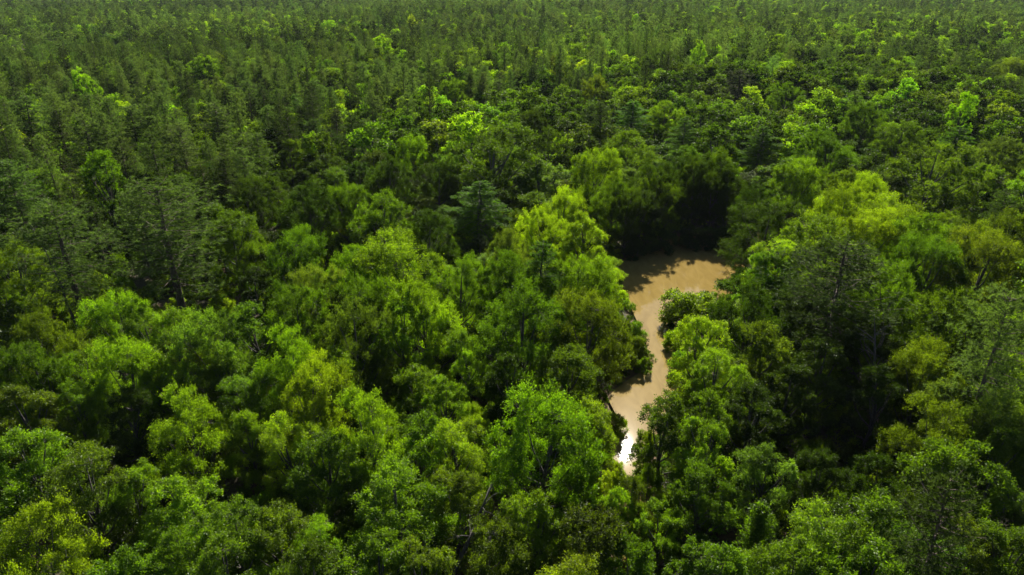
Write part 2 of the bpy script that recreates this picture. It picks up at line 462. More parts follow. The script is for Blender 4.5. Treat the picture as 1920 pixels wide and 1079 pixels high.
# ------------------------------------------------------------------ the creek and the ground
WZ = -0.35
BANK_PX = [(1560, 440), (1480, 436), (1400, 436), (1300, 440), (1220, 455), (1165, 488), (1155, 530), (1182, 570), (1203, 610), (1212, 650), (1230, 686),
           (1190, 708), (1142, 742), (1156, 770), (1172, 798), (1152, 826), (1147, 865), (1165, 930), (1172, 1030), (1180, 1140),
           (1215, 1140), (1205, 1030), (1198, 930), (1205, 860), (1232, 800), (1270, 750), (1276, 700), (1258, 650), (1246, 600), (1248, 562),
           (1300, 552), (1350, 566), (1405, 522), (1480, 484), (1560, 470)]
poly = np.array([at_z(x, y, WZ)[0][:2] for x, y in BANK_PX])
for _ in range(3):                                     # rounded corners
    nx = np.roll(poly, -1, 0)
    poly = np.stack([poly * .75 + nx * .25, poly * .25 + nx * .75], 1).reshape(-1, 2)

def sdist(P):
    """distance to the water's edge, negative over the water"""
    A = poly; B = np.roll(poly, -1, 0); E = B - A
    out = np.full(len(P), 1e9); ins = np.zeros(len(P), bool)
    for a, b, e in zip(A, B, E):
        w = P - a
        t = np.clip((w @ e) / (e @ e), 0, 1)
        out = np.minimum(out, np.linalg.norm(w - t[:, None] * e, axis=1))
        c = (a[1] > P[:, 1]) != (b[1] > P[:, 1])
        with np.errstate(divide='ignore', invalid='ignore'):
            xi = a[0] + (P[:, 1] - a[1]) * e[0] / (e[1] if e[1] else 1e-9)
        ins ^= c & (P[:, 0] < xi)
    return np.where(ins, -out, out)

def ground_z(P):
    P = np.atleast_2d(P)
    z = .12 * np.sin(P[:, 0] * .21 + 1) * np.cos(P[:, 1] * .17) + .08 * np.sin(P[:, 0] * .53 + P[:, 1] * .41)
    near = (P[:, 0] > poly[:, 0].min() - 8) & (P[:, 0] < poly[:, 0].max() + 8) & (P[:, 1] > poly[:, 1].min() - 8) & (P[:, 1] < poly[:, 1].max() + 8)
    if near.any():
        s = sdist(P[near])
        k = np.clip((s + .6) / 3.2, 0, 1); k = k * k * (3 - 2 * k)
        z[near] = (z[near] + .1) * k + (-1.15) * (1 - k)
    return z

def axis(lo, hi, step, far):
    fine = np.arange(lo, hi, step)
    g1 = np.geomspace(1, far, 26)
    return np.concatenate([lo - g1[::-1] * 4, fine, hi + g1 * 4])
gx = axis(2, 72, .45, 1500.); gy = axis(poly[:, 1].min() - 6, poly[:, 1].max() + 6, .45, 1500.)
X, Y = np.meshgrid(gx, gy, indexing='ij')
PP = np.stack([X.ravel(), Y.ravel()], 1)
Z = ground_z(PP)
nyy = len(gy)
ii, jj = np.meshgrid(np.arange(len(gx) - 1), np.arange(nyy - 1), indexing='ij')
ii = ii.ravel(); jj = jj.ravel()
F = np.stack([ii * nyy + jj, (ii + 1) * nyy + jj, (ii + 1) * nyy + jj + 1, ii * nyy + jj + 1], 1)
ga = Acc(); ga.add(np.column_stack([PP, Z]), F)
ground = bpy.data.objects.new('ground', ga.mesh('ground', [M_GROUND], True))
ground['kind'] = 'structure'
COL.objects.link(ground)

wp = poly.copy()
cen = np.roll(wp, 1, 0) - np.roll(wp, -1, 0)
nrm = unit(np.stack([-cen[:, 1], cen[:, 0]], 1))
if sdist(wp + nrm * .3).mean() < 0: nrm = -nrm
wp = wp + nrm * .35
wm = bpy.data.meshes.new('creek_water')
import bmesh
bm = bmesh.new()
vs = [bm.verts.new((x, y, WZ)) for x, y in wp]
fc = bm.faces.new(vs)
if fc.normal.z < 0: fc.normal_flip()
bm.normal_update()
if fc.normal.z < 0: fc.normal_flip()
bmesh.ops.triangulate(bm, faces=[fc])
bm.to_mesh(wm); bm.free()
wm.materials.append(M_WATER)
water = bpy.data.objects.new('creek_water', wm)
water['kind'] = 'structure'
COL.objects.link(water)

# ------------------------------------------------------------------ the trees one can pick out in the photograph
TINT = dict(B=(.082, .138, .010), Y=(.112, .164, .011), L=(.098, .176, .008), M=(.048, .085, .008), D=(.021, .038, .004), O=(.056, .083, .009),
            G=(.064, .100, .024), E=(.055, .112, .005), P=(.065, .098, .030), K=(.028, .044, .012))
TONE = dict(B='bright green', Y='yellow-green', L='vivid lime-green', M='mid-green', D='dark green', O='olive', G='grey-green', E='emerald', P='grey-green', K='dark')
KIND = dict(g='broadleaf_tree', b='broadleaf_tree', f='broadleaf_tree', o='oak_tree', c='cypress_tree', p='pine_tree', k='pine_tree', t='broadleaf_tree', s='bush', j='cedar_tree')
# centre x, top y, width in photograph pixels, kind, tint, name as a landmark
HAND = [
 # bottom edge, left to right
 (35, 742, 120, 'b', 'O', ''), (128, 722, 85, 'b', 'M', ''), (45, 808, 130, 'b', 'M', ''), (225, 735, 80, 'b', 'D', ''), (345, 738, 155, 'b', 'B', 'the tiered tree before the hollow'),
 (462, 768, 95, 'b', 'B', ''), (540, 786, 120, 'b', 'Y', ''), (140, 860, 160, 'b', 'O', 'the broad olive lower-left crown'), (60, 965, 180, 'b', 'Y', ''), (245, 885, 125, 'b', 'B', ''), (335, 892, 140, 'b', 'B', ''),
 (430, 955, 150, 'b', 'M', ''), (515, 960, 150, 'b', 'B', ''), (600, 985, 110, 'b', 'M', ''), (230, 1035, 150, 'b', 'B', ''), (410, 1015, 160, 'b', 'B', ''), (320, 1000, 130, 'b', 'M', ''),
 (600, 830, 140, 'b', 'M', ''), (835, 712, 95, 'b', 'B', 'the spray-like tree above the gap'), (690, 745, 190, 'b', 'B', 'the wide crown below the gap'), (790, 790, 140, 'f', 'B', ''), (860, 800, 130, 'b', 'Y', ''), (892, 768, 70, 'b', 'Y', ''),
 (1010, 738, 240, 'f', 'B', 'the feathery tree beside the glint'), (1110, 755, 122, 'b', 'Y', ''), (1198, 890, 90, 'b', 'O', ''), (1150, 872, 70, 'b', 'Y', ''), (1130, 776, 56, 'b', 'Y', ''), (1154, 770, 44, 's', 'Y', ''), (1224, 868, 60, 'b', 'M', ''), (1216, 792, 50, 'b', 'O', ''), (740, 893, 180, 'b', 'B', 'the round tree at lower middle'), (655, 885, 85, 'b', 'M', ''), (855, 885, 130, 'b', 'O', ''),
 (1000, 930, 140, 'b', 'M', ''), (915, 975, 145, 'f', 'O', ''), (1090, 962, 180, 'f', 'O', 'the fuzzy olive tree near the bottom'), (1150, 915, 90, 'b', 'B', ''), (1245, 935, 110, 'b', 'B', ''),
 (690, 1010, 160, 'b', 'M', ''), (785, 1035, 150, 'b', 'M', ''), (1080, 1062, 160, 'b', 'Y', ''), (580, 1035, 150, 'b', 'M', ''), (1190, 1020, 130, 'b', 'M', ''),
 # lower right
 (1258, 752, 140, 'b', 'O', 'the olive tree overhanging the glint'), (1345, 735, 110, 'b', 'M', ''), (1405, 735, 120, 'b', 'D', ''), (1330, 795, 130, 'b', 'B', ''), (1320, 885, 120, 'b', 'M', ''), (1395, 800, 55, 'j', 'O', ''),
 (1445, 838, 110, 'b', 'G', 'the pale tree beside the black hollow'), (1430, 945, 115, 'j', 'M', 'the cone-shaped lower-right cedar'), (1340, 1010, 150, 'b', 'M', ''), (1430, 1045, 130, 'b', 'B', ''), (1560, 968, 180, 'b', 'B', ''), (1500, 1025, 150, 'b', 'M', ''),
 (1660, 955, 170, 'b', 'M', ''), (1620, 1030, 170, 'b', 'B', ''), (1730, 1000, 160, 'b', 'M', ''), (1790, 722, 110, 'b', 'G', 'the pale layered tree far right'), (1775, 770, 160, 'f', 'O', ''), (1805, 840, 150, 'f', 'M', ''),
 (1885, 740, 140, 'b', 'G', ''), (1890, 810, 115, 'b', 'M', ''), (1865, 875, 125, 'b', 'M', ''), (1790, 880, 120, 'p', 'K', ''), (1730, 930, 110, 'b', 'D', ''), (1895, 995, 130, 'b', 'M', ''), (1820, 985, 120, 'b', 'O', ''), (1550, 850, 100, 'b', 'D', ''), (1660, 860, 90, 'b', 'D', ''),
 # right, middle
 (1445, 372, 150, 'b', 'D', 'the dark tree above the bend'), (1590, 352, 120, 'b', 'Y', ''), (1660, 372, 150, 'b', 'B', ''), (1560, 415, 190, 'b', 'B', 'the broad sunlit crown by the bend'), (1640, 395, 130, 'b', 'Y', ''), (1735, 408, 140, 'b', 'B', ''),
 (1780, 402, 80, 'b', 'M', ''), (1850, 440, 150, 'b', 'O', ''), (1895, 400, 110, 'b', 'O', ''), (1575, 452, 215, 'k', 'K', 'the big dark pine'), (1510, 545, 110, 'f', 'D', ''), (1618, 560, 120, 'b', 'D', ''), (1545, 645, 120, 'b', 'D', ''), (1480, 690, 110, 'b', 'D', ''), (1650, 690, 110, 'b', 'D', ''), (1460, 455, 100, 'b', 'Y', ''), (1394, 507, 84, 's', 'M', 'the low bush in the bend'),
 (1442, 474, 90, 'b', 'B', ''), (1680, 500, 140, 'b', 'M', ''), (1745, 450, 130, 'f', 'M', ''), (1292, 548, 100, 's', 'Y', 'the yellow-green bank bush'), (1325, 590, 120, 'b', 'Y', ''), (1345, 665, 120, 'b', 'B', ''),
 (1410, 530, 140, 'f', 'D', ''), (1440, 610, 120, 'f', 'O', ''), (1775, 540, 160, 'b', 'M', ''), (1845, 595, 130, 'b', 'M', ''), (1885, 560, 150, 'k', 'P', ''), (1740, 640, 130, 'b', 'O', ''), (1890, 665, 120, 'b', 'B', ''), (1660, 600, 120, 'b', 'D', ''),
 (1300, 690, 80, 's', 'B', ''), (1172, 594, 36, 's', 'M', ''), (1198, 634, 44, 's', 'O', ''), (1188, 604, 44, 's', 'M', ''), (1208, 662, 34, 's', 'M', ''), (1270, 610, 50, 's', 'Y', ''), (1284, 655, 50, 's', 'B', ''), (1296, 712, 42, 's', 'M', ''),
 (1215, 310, 100, 'b', 'D', ''), (1208, 370, 85, 'b', 'D', ''), (1285, 300, 100, 'b', 'D', ''), (1350, 296, 100, 'b', 'D', ''),
 # centre
 (710, 362, 130, 'o', 'M', 'the smooth dome by the cypress'), (895, 342, 140, 'c', 'E', 'the tiered emerald cypress'), (800, 400, 110, 'b', 'D', ''), (1055, 356, 105, 'b', 'Y', ''), (1015, 398, 115, 'b', 'Y', 'the yellow-green crown above the channel'), (1095, 403, 90, 'b', 'Y', ''),
 (960, 435, 110, 'b', 'G', ''), (1015, 458, 120, 'c', 'E', 'the low emerald cypress'), (745, 440, 200, 'b', 'B', 'the wide bright middle-left crown'), (660, 470, 130, 'b', 'B', ''), (860, 488, 140, 'b', 'M', ''), (965, 475, 150, 'f', 'M', ''), (1095, 480, 150, 'b', 'B', ''),
 (1135, 505, 75, 'b', 'Y', ''), (790, 528, 160, 'b', 'B', ''), (690, 520, 140, 'b', 'M', ''), (650, 545, 90, 'b', 'D', ''), (985, 555, 200, 'f', 'M', 'the large central feathery tree'), (1100, 555, 180, 'f', 'O', 'the feathery tree over the channel'), (655, 573, 150, 'f', 'G', 'the pale feathery tree'),
 (750, 572, 125, 'b', 'B', ''), (880, 625, 95, 'b', 'B', ''), (960, 670, 110, 'b', 'D', ''), (1075, 655, 130, 'b', 'M', ''), (780, 690, 110, 'b', 'B', ''), (1168, 648, 50, 's', 'O', ''),
 # left, middle
 (100, 375, 170, 'k', 'P', 'the pine with a bare trunk'), (295, 345, 210, 'k', 'P', 'the widest grey pine'), (20, 455, 110, 'b', 'B', ''), (545, 430, 130, 'b', 'M', ''), (585, 500, 130, 'b', 'G', ''), (555, 545, 150, 'b', 'M', ''),
 (205, 558, 130, 'b', 'B', 'the bright crown before the pines'), (275, 575, 90, 'b', 'B', ''), (90, 592, 130, 'b', 'O', ''), (315, 582, 90, 'b', 'B', ''), (385, 592, 160, 'f', 'G', ''), (475, 572, 120, 'b', 'M', ''), (60, 640, 140, 'b', 'M', ''), (220, 638, 150, 'b', 'B', ''),
 (330, 622, 110, 'f', 'O', ''), (425, 645, 100, 'b', 'B', ''), (530, 628, 150, 'b', 'B', ''), (570, 680, 160, 'b', 'Y', 'the yellow-green mound-like crown'), (620, 655, 110, 'b', 'B', ''), (285, 668, 100, 'b', 'B', ''), (455, 700, 110, 'b', 'M', ''), (150, 665, 90, 'b', 'M', ''),
 (480, 330, 120, 'b', 'D', ''), (570, 345, 120, 'b', 'D', ''), (640, 345, 90, 'b', 'M', ''), (430, 400, 110, 'b', 'M', ''), (180, 285, 80, 't', 'M', ''), (540, 262, 60, 'b', 'M', ''), (10, 300, 90, 'p', 'P', ''),
 # upper middle
 (720, 66, 46, 't', 'L', 'the round lime tree'), (615, 38, 40, 't', 'L', 'the small far lime tree'), (775, 27, 18, 't', 'Y', ''), (925, 243, 200, 'o', 'M', 'the great domed oak'), (1030, 245, 100, 'o', 'D', ''), (1005, 205, 60, 'b', 'D', ''),
 (1115, 142, 60, 'b', 'O', ''), (1188, 190, 90, 'c', 'E', 'the feathery emerald dome'), (1250, 192, 80, 'o', 'B', 'the yellow-topped oak'), (1085, 82, 45, 'b', 'G', ''), (1240, 90, 85, 'o', 'D', ''), (1185, 250, 130, 'b', 'B', 'the big bright crown behind the bend'),
 (1130, 280, 110, 'b', 'B', ''), (1235, 330, 90, 'b', 'M', ''), (1150, 340, 100, 'b', 'M', ''), (1285, 222, 70, 'c', 'E', 'the tall emerald cypress'), (770, 255, 65, 'b', 'B', ''), (725, 300, 110, 'b', 'D', ''), (850, 150, 60, 'b', 'M', ''), (820, 300, 90, 'b', 'D', ''),
 (1340, 280, 80, 'b', 'M', ''), (1312, 322, 95, 'b', 'D', ''), (1378, 318, 90, 'b', 'D', ''), (1178, 352, 90, 'b', 'D', ''), (1258, 335, 90, 'b', 'D', ''), (1345, 330, 80, 'b', 'D', ''), (1415, 345, 80, 'b', 'D', ''), (1240, 424, 60, 's', 'D', ''), (1300, 418, 60, 's', 'D', ''), (1352, 418, 66, 's', 'D', ''), (1195, 440, 50, 's', 'D', ''), (1405, 425, 60, 's', 'D', ''),
 # upper right
 (1430, 238, 85, 'c', 'E', 'the flat-topped emerald tree'), (1475, 158, 70, 'b', 'M', ''), (1385, 130, 60, 'p', 'K', ''), (1460, 64, 36, 't', 'B', ''), (1625, 58, 40, 't', 'L', 'the upper-right lime tree'), (1590, 45, 36, 't', 'B', ''), (1650, 22, 36, 't', 'B', ''), (1310, 80, 34, 't', 'B', ''),
 (1810, 174, 44, 't', 'L', ''), (1800, 240, 90, 'c', 'E', ''), (1620, 195, 80, 'b', 'M', ''), (1760, 272, 150, 'o', 'O', 'the dark right-hand oak'), (1850, 310, 60, 'b', 'B', ''), (1620, 328, 90, 'b', 'Y', ''), (1890, 262, 100, 'b', 'G', ''), (1690, 228, 90, 'b', 'M', ''), (1560, 250, 110, 'b', 'M', ''),
 (1500, 300, 110, 'b', 'B', ''), (1900, 75, 60, 'b', 'B', ''), (1900, 110, 60, 'b', 'O', ''),
 # the left pine wood
 (380, 104, 68, 't', 'L', 'the tall lime tree'), (155, 128, 44, 't', 'L', 'the far-left lime tree'), (45, 180, 60, 'p', 'P', ''), (240, 195, 60, 'p', 'P', ''), (400, 190, 60, 'p', 'P', ''), (330, 230, 60, 'p', 'P', ''), (140, 215, 60, 'p', 'P', ''),
]

trees = []      # dict(x, y, H, W, kind, tint, name, hand, px, top, w)
def height(kind, W, rnd):
    if kind in 'bf': return float(np.clip(.75 * W + 6.2, 8, 15.5)) * (1 + .05 * rnd)
    if kind == 'o': return float(np.clip(.5 * W + 8.5, 11, 20.5))
    if kind == 'c': return 15.5 + rnd
    if kind == 'p': return 20 + 1.5 * rnd
    if kind == 'k': return 22 + rnd
    if kind == 't': return 20 + rnd
    if kind == 's': return float(np.clip(.6 * W + 1.2, 2.5, 5))
    return 1.5 * W + 1.5

R0 = np.random.default_rng(5)
for (px, top, w, k, t, nm) in HAND:
    if t == 'M' and top > 690 and px < 1320 and k in 'bf' and R0.random() < .65: t = 'B'
    H = 12.; rnd = float(R0.normal(0, .7))
    for _ in range(6):
        p, d = at_z(px, top, H * .97)
        Wm = w * d / FPX * 1.06
        H = height(k, Wm, rnd)
    if k in 'bf' and Wm > 9.3: k = 'g'
    trees.append(dict(x=p[0], y=p[1], H=H, W=Wm, kind=k, t=t, name=nm, hand=True, px=px, top=top, w=w))

# open water that lies in view and in the sun
LIT_PX = [(1340, 510), (1300, 505), (1280, 516), (1238, 545), (1210, 562), (1195, 575), (1300, 540), (1212, 600), (1222, 630), (1235, 655), (1240, 680), (1235, 705), (1210, 730), (1188, 750), (1240, 730), GLINT, (1172, 832), (1180, 850), (1165, 842), (1185, 757)]
LIT = np.array([at_z(x, y, WZ)[0] for x, y in LIT_PX])
TO_CAM = unit(CAM - LIT)

def blocks(tx, ty, tr, th, P, D, maxd=None):
    """does the crown (upright cylinder) stand in the way from point P along D"""
    q = np.array([tx, ty]) - P[:, :2]
    dh = np.linalg.norm(D[:, :2], axis=1)
    u = D[:, :2] / dh[:, None]
    along = (q * u).sum(1)
    off = np.abs(q[:, 0] * u[:, 1] - q[:, 1] * u[:, 0])
    half = np.sqrt(np.maximum(tr * tr - off * off, 0))
    z0 = P[:, 2] + D[:, 2] / dh * np.maximum(along - half, 0)
    return (off < tr) & (along + half > 0) & (z0 < th)

SUND = np.tile(SUN, (len(LIT), 1))
for tr in trees:
    for _ in range(40):
        if tr['y'] > 118 and blocks(tr['x'], tr['y'], tr['W'] * .46, tr['H'] * .97, LIT, SUND).any(): tr['x'] += .15; tr['y'] += .8
        else: break
for tr in trees:
    for nm, D in (('view', TO_CAM), ('sun', SUND)):
        b = blocks(tr['x'], tr['y'], tr['W'] * .42, tr['H'] * .93, LIT, D)
        if b.any(): print('BLOCK', nm, tr['px'], tr['top'], tr['kind'], 'H%.1f W%.1f' % (tr['H'], tr['W']), [LIT_PX[i] for i in np.where(b)[0]])

# ------------------------------------------------------------------ the wood around them
def vnoise(P, s, seed):
    r = np.random.default_rng(seed)
    out = np.zeros(len(P))
    for i in range(6):
        a = r.uniform(0, 6.28); f = s * r.uniform(.6, 1.8); ph = r.uniform(0, 6.28)
        out += np.sin((P[:, 0] * math.cos(a) + P[:, 1] * math.sin(a)) * f + ph)
    return out / 2.4

pts = []
R1 = np.random.default_rng(11)
for d0, d1, sp in ((34, 450, 4.9), (450, 900, 7.0), (900, 1650, 9.0)):
    n = int(math.ceil(d1 / sp)) + 2
    ix, iy = np.meshgrid(np.arange(-n, n), np.arange(0, n), indexing='ij')
    Q = np.stack([ix.ravel() * sp, iy.ravel() * sp], 1) + R1.uniform(-.42, .42, (ix.size, 2)) * sp
    d = np.hypot(Q[:, 0], Q[:, 1])
    keep = (d >= d0) & (d < d1) & (np.abs(Q[:, 0]) < Q[:, 1] * .727 * 1.10 + 22) & (Q[:, 1] > 28)
    pts.append(Q[keep])
Q = np.concatenate(pts)
near = Q[:, 1] < 260
s = np.full(len(Q), 99.)
s[near] = sdist(Q[near])
farq = np.hypot(Q[:, 0], Q[:, 1]) > 240
Q = Q[(s > 1.2) & ~(farq & (vnoise(Q, .16, 31) + .5 * vnoise(Q, .05, 32) > .62))]
qx, qy, qd = project(np.column_stack([Q, np.full(len(Q), 9.)]))
dist = np.hypot(Q[:, 0], Q[:, 1])
bx = np.array([-400, 0, 300, 420, 600, 800, 1000, 1300, 1600, 1920, 2300]); by = np.array([620, 600, 560, 420, 330, 240, 190, 160, 130, 190, 220])
edge = np.interp(qx, bx, by) - qy                       # > 0: inside the pine wood
pp = np.clip(.08 + edge / 60, .05, 1) * np.where(qx > 1300, .36, .46)
pp = pp * np.clip(1.0 - .45 * (vnoise(Q, .018, 3) > .55), 0, 1)
isp = R1.random(len(Q)) < pp
Hq = np.where(isp, R1.normal(18.5, 2.6, len(Q)), R1.normal(11.5, 1.8, len(Q)))
under = (~isp) & (edge > 0)                             # broadleaves growing between the pines stay lower
Hq = np.where(under, R1.uniform(6, 15, len(Q)), Hq)
Hq = Hq * np.where(dist > 300, 1 + .12 * vnoise(Q, .012, 41), 1)
Hq = np.clip(Hq, 4.5, 23)
Wq = np.where(isp, R1.uniform(4.4, 7.2, len(Q)) * np.where(dist > 450, 1.15, 1.0), np.clip(Hq * R1.uniform(.6, .92, len(Q)), 3, 11))
tones = np.array(list('BYLMDOGE'))
tp_ = np.array([.42, .12, .01, .25, .08, .08, .03, .01]); tp2 = np.array([.20, .02, .005, .39, .30, .05, .025, .01])
tq = np.where(qy > 500, tones[R1.choice(8, len(Q), p=tp_)], tones[R1.choice(8, len(Q), p=tp2)])
# pockets of shade painted into the crown tints: filler trees turn darker inside
SHADE_TINT = [(300, 450, 330, 105), (530, 400, 150, 90), (1280, 330, 150, 110), (1750, 330, 150, 80), (1610, 760, 210, 170), (960, 640, 120, 60), (1040, 200, 90, 50), (640, 300, 200, 60)]
shade_tinted = np.zeros(len(Q), bool)
for a, b, rx, ry in SHADE_TINT: shade_tinted |= ((qx - a) / rx) ** 2 + ((qy - b) / ry) ** 2 < 1
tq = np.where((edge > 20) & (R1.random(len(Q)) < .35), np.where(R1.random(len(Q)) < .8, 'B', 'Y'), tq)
tq = np.where(shade_tinted & (R1.random(len(Q)) < .72), 'D', tq)
mx_ = ((qx - 1500) / 480) ** 2 + ((qy - 210) / 110) ** 2 < 1  # upper right band, mixed with more dark green crowns
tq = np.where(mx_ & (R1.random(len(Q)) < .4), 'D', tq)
tq = np.where(isp, np.where(shade_tinted & (R1.random(len(Q)) < .6), 'K', np.where(R1.random(len(Q)) < .26, 'K', 'P')), tq)

# bottomland crowns beyond the creek are the broader ones
big = (~isp) & (edge < 0) & (dist > 115)
Hq = np.where(big, Hq + 2.2, Hq); Wq = np.where(big, Wq * 1.3, Wq)
# openings in the canopy where the shade shows: ellipses in the photograph carried to the ground
GAPS = [(985, 748, 150, 45), (205, 820, 75, 50), (255, 575, 160, 24), (1600, 850, 115, 110), (1265, 425, 135, 42), (815, 1005, 38, 30), (1800, 395, 55, 28), (640, 440, 40, 20), (1310, 930, 25, 45), (430, 475, 90, 20), (160, 470, 60, 18)]
gx_, gy_, gd_ = project(np.column_stack([Q, Hq]))
gw = FPX * Wq / gd_
hp = FPX * Hq * math.cos(PITCH) / gd_
ok = np.ones(len(Q), bool)
for (a, b, rx, ry) in GAPS:
    dx = np.maximum(np.abs(gx_ - a) - gw * .42, 0) / rx
    ylo, yhi = gy_, gy_ + hp * .55
    dy = np.where(b < ylo, ylo - b, np.where(b > yhi, b - yhi, 0)) / ry
    ok &= ~((dx * dx + dy * dy < 1) & (dist < 330))
HX = np.array([[t['x'], t['y'], t['W'] / 2] for t in trees])
HP = np.array([[t['x'] + dx * t['W'] * .28, t['y'], t['H'] * hz] for t in trees for dx, hz in ((0, .9), (-1, .72), (1, .72), (0, .6))])
HD = unit(CAM - HP)
for i in np.where((dist < 420) & ok)[0]:
    r = Wq[i] / 2
    dd = np.hypot(HX[:, 0] - Q[i, 0], HX[:, 1] - Q[i, 1])
    if (dd < .58 * (HX[:, 2] + r)).any() and not (isp[i] and (dd > 1.6).all() and edge[i] > 40): ok[i] = False; continue
    if blocks(Q[i, 0], Q[i, 1], r * .95, Hq[i], LIT, TO_CAM).any() or blocks(Q[i, 0], Q[i, 1], r, Hq[i], LIT, SUND).any(): ok[i] = False; continue
    b = blocks(Q[i, 0], Q[i, 1], r * .9, Hq[i], HP, HD)
    if b.any():
        # a lower tree may still stand there
        Hq[i] *= .55; Wq[i] *= .7
        if isp[i]: ok[i] = False; continue
        b = blocks(Q[i, 0], Q[i, 1], r * .6, Hq[i], HP, HD)
        if b.any(): ok[i] = False
Q, Hq, Wq, isp, tq, dist, edge = (a[ok] for a in (Q, Hq, Wq, isp, tq, dist, edge))
# thin out crowns that would stand inside each other
order = np.argsort(-Wq); cell = {}; ok = np.ones(len(Q), bool)
for i in order:
    if dist[i] > 300: continue
    c = (int(Q[i, 0] // 6), int(Q[i, 1] // 6)); hit = False
    for a in (-1, 0, 1):
        for b in (-1, 0, 1):
            for j in cell.get((c[0] + a, c[1] + b), ()):
                lim = .31 * (Wq[i] + Wq[j]) if not (isp[i] or isp[j]) else .22 * (Wq[i] + Wq[j])
                if math.hypot(Q[i, 0] - Q[j, 0], Q[i, 1] - Q[j, 1]) < lim: hit = True
    if hit: ok[i] = False
    else: cell.setdefault(c, []).append(i)
Q, Hq, Wq, isp, tq, dist, edge = (a[ok] for a in (Q, Hq, Wq, isp, tq, dist, edge))

# the nearest of each kind that the frame shows stand as trees of their own, the rest as one wood of each kind
fx, fy, fd = project(np.column_stack([Q, Hq * .8]))
size = FPX * Wq / fd
inview = (fx > -.3 * size) & (fx < W0 + .3 * size) & (fy > -10) & (fy < H0 + .3 * size)
def pick(mask, n):
    c = np.where(mask & inview)[0]
    return c[np.argsort(dist[c])][:n]
nb = sum(1 for t in trees if KIND[t['kind']] == 'broadleaf_tree'); npn = sum(1 for t in trees if KIND[t['kind']] == 'pine_tree')
chosen = np.concatenate([pick(~isp, 300 - nb), pick(isp, 300 - npn)])
R2 = np.random.default_rng(23)
for i in chosen:
    k = 'p' if isp[i] else ('f' if R2.random() < .25 else 'b')
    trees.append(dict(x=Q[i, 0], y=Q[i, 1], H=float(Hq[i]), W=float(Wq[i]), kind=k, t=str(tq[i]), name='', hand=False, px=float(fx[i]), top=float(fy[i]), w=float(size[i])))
rest = np.ones(len(Q), bool); rest[chosen] = False

# ------------------------------------------------------------------ labels
LAND = [('the sun glint on the creek', 1172, 842), ('the wide bend of the brown creek', 1290, 515), ('the narrow creek channel', 1215, 630), ('the lower pool of the creek', 1205, 735),
        ('the lower left corner', 0, 1079), ('the lower right corner', 1920, 1079), ('the upper left corner', 0, 0), ('the upper right corner', 1920, 0), ('the left edge midpoint', 0, 540), ('the right edge midpoint', 1920, 540),
        ('the bottom edge midpoint', 960, 1079), ('the top edge midpoint', 960, 0)]
LAND += [(t['name'], t['px'], t['top'] + t['w'] * .3) for t in trees if t['name']]
DIRS = ['right of', 'beyond and right of', 'beyond', 'beyond and left of', 'left of', 'nearer and left of', 'nearer than', 'nearer and right of']
NOUN = dict(g='wide broadleaf', b='broadleaf tree', f='fine-leaved tree', o='dense oak', c='cypress', p='pine', k='spreading pine', t='tall broadleaf tree', s='bush', j='cedar')
ORD = ['', 'second', 'third', 'fourth', 'fifth', 'sixth', 'seventh', 'eighth', 'ninth', 'tenth', 'eleventh', 'twelfth'] 
LX = np.array([[a, b] for _, a, b in LAND])
used = {}
for t in trees:
    cx, cyy = t['px'], t['top'] + t['w'] * .35
    adj = TONE[t['t']]
    if t['name']:
        t['label'] = '%s, %s %s' % (t['name'][4:], adj, NOUN[t['kind']])
        continue
    d = np.hypot(LX[:, 0] - cx, LX[:, 1] - cyy)
    j = int(np.argmin(d))
    ang = math.atan2(-(cyy - LX[j, 1]), cx - LX[j, 0])
    t['rel'] = (j, int(round(ang / (math.pi / 4))) % 8); t['ld'] = float(d[j])
    used.setdefault((adj, NOUN[t['kind']], *t['rel']), []).append(t)
for (adj, noun, j, dr), ts in used.items():
    ts.sort(key=lambda t: t['ld'])
    for n, t in enumerate(ts):
        if n == 0: head = '%s %s' % (adj, noun)
        elif n < len(ORD): head = '%s %s %s' % (ORD[n], adj, noun)
        else: head = '%dth %s %s' % (n + 1, adj, noun)
        t['label'] = '%s %s %s' % (head, DIRS[dr], LAND[j][0])

# ------------------------------------------------------------------ setting the trees out
GROUP = dict(broadleaf_tree='broadleaf trees of the creek wood', pine_tree='pines of the pine wood', oak_tree='dense domed oaks', cypress_tree='feathery cypresses', bush='bushes on the creek bank', cedar_tree='small cedars')
CAT = dict(broadleaf_tree='tree', pine_tree='pine', oak_tree='oak', cypress_tree='cypress', bush='bush', cedar_tree='cedar')
R3 = np.random.default_rng(77)
last = {}
def jitter_tint(t):
    c = np.array(TINT[t]) * R3.normal(1, .10) * np.clip(R3.normal(1, .04, 3), .85, 1.15)
    return [float(v) for v in c]
for t in trees:
    k = t['kind']; lib = LIB[k]
    vi = int(R3.integers(len(lib)))
    if vi == last.get(k): vi = (vi + 1) % len(lib)
    last[k] = vi
    cm, tm = lib[vi]
    name = KIND[k]
    e = bpy.data.objects.new(name, None)
    e.empty_display_size = .5
    z = float(max(ground_z(np.array([[t['x'], t['y']]]))[0], -.7))
    e.location = (t['x'], t['y'], z)
    r, h = NDIM[k]
    e.scale = (t['W'] / (2 * r), t['W'] / (2 * r), t['H'] / h)
    e.rotation_euler = (R3.normal(0, .03), R3.normal(0, .03), R3.uniform(0, 6.283))
    e['label'] = t['label']; e['category'] = CAT[name]; e['group'] = GROUP[name]
    COL.objects.link(e)
    tint = jitter_tint(t['t'])
    for nm, me in (('trunk', tm), ('crown', cm)):
        o = bpy.data.objects.new(nm, me)
        o.parent = e
        if nm == 'crown': o['tint'] = tint
        COL.objects.link(o)

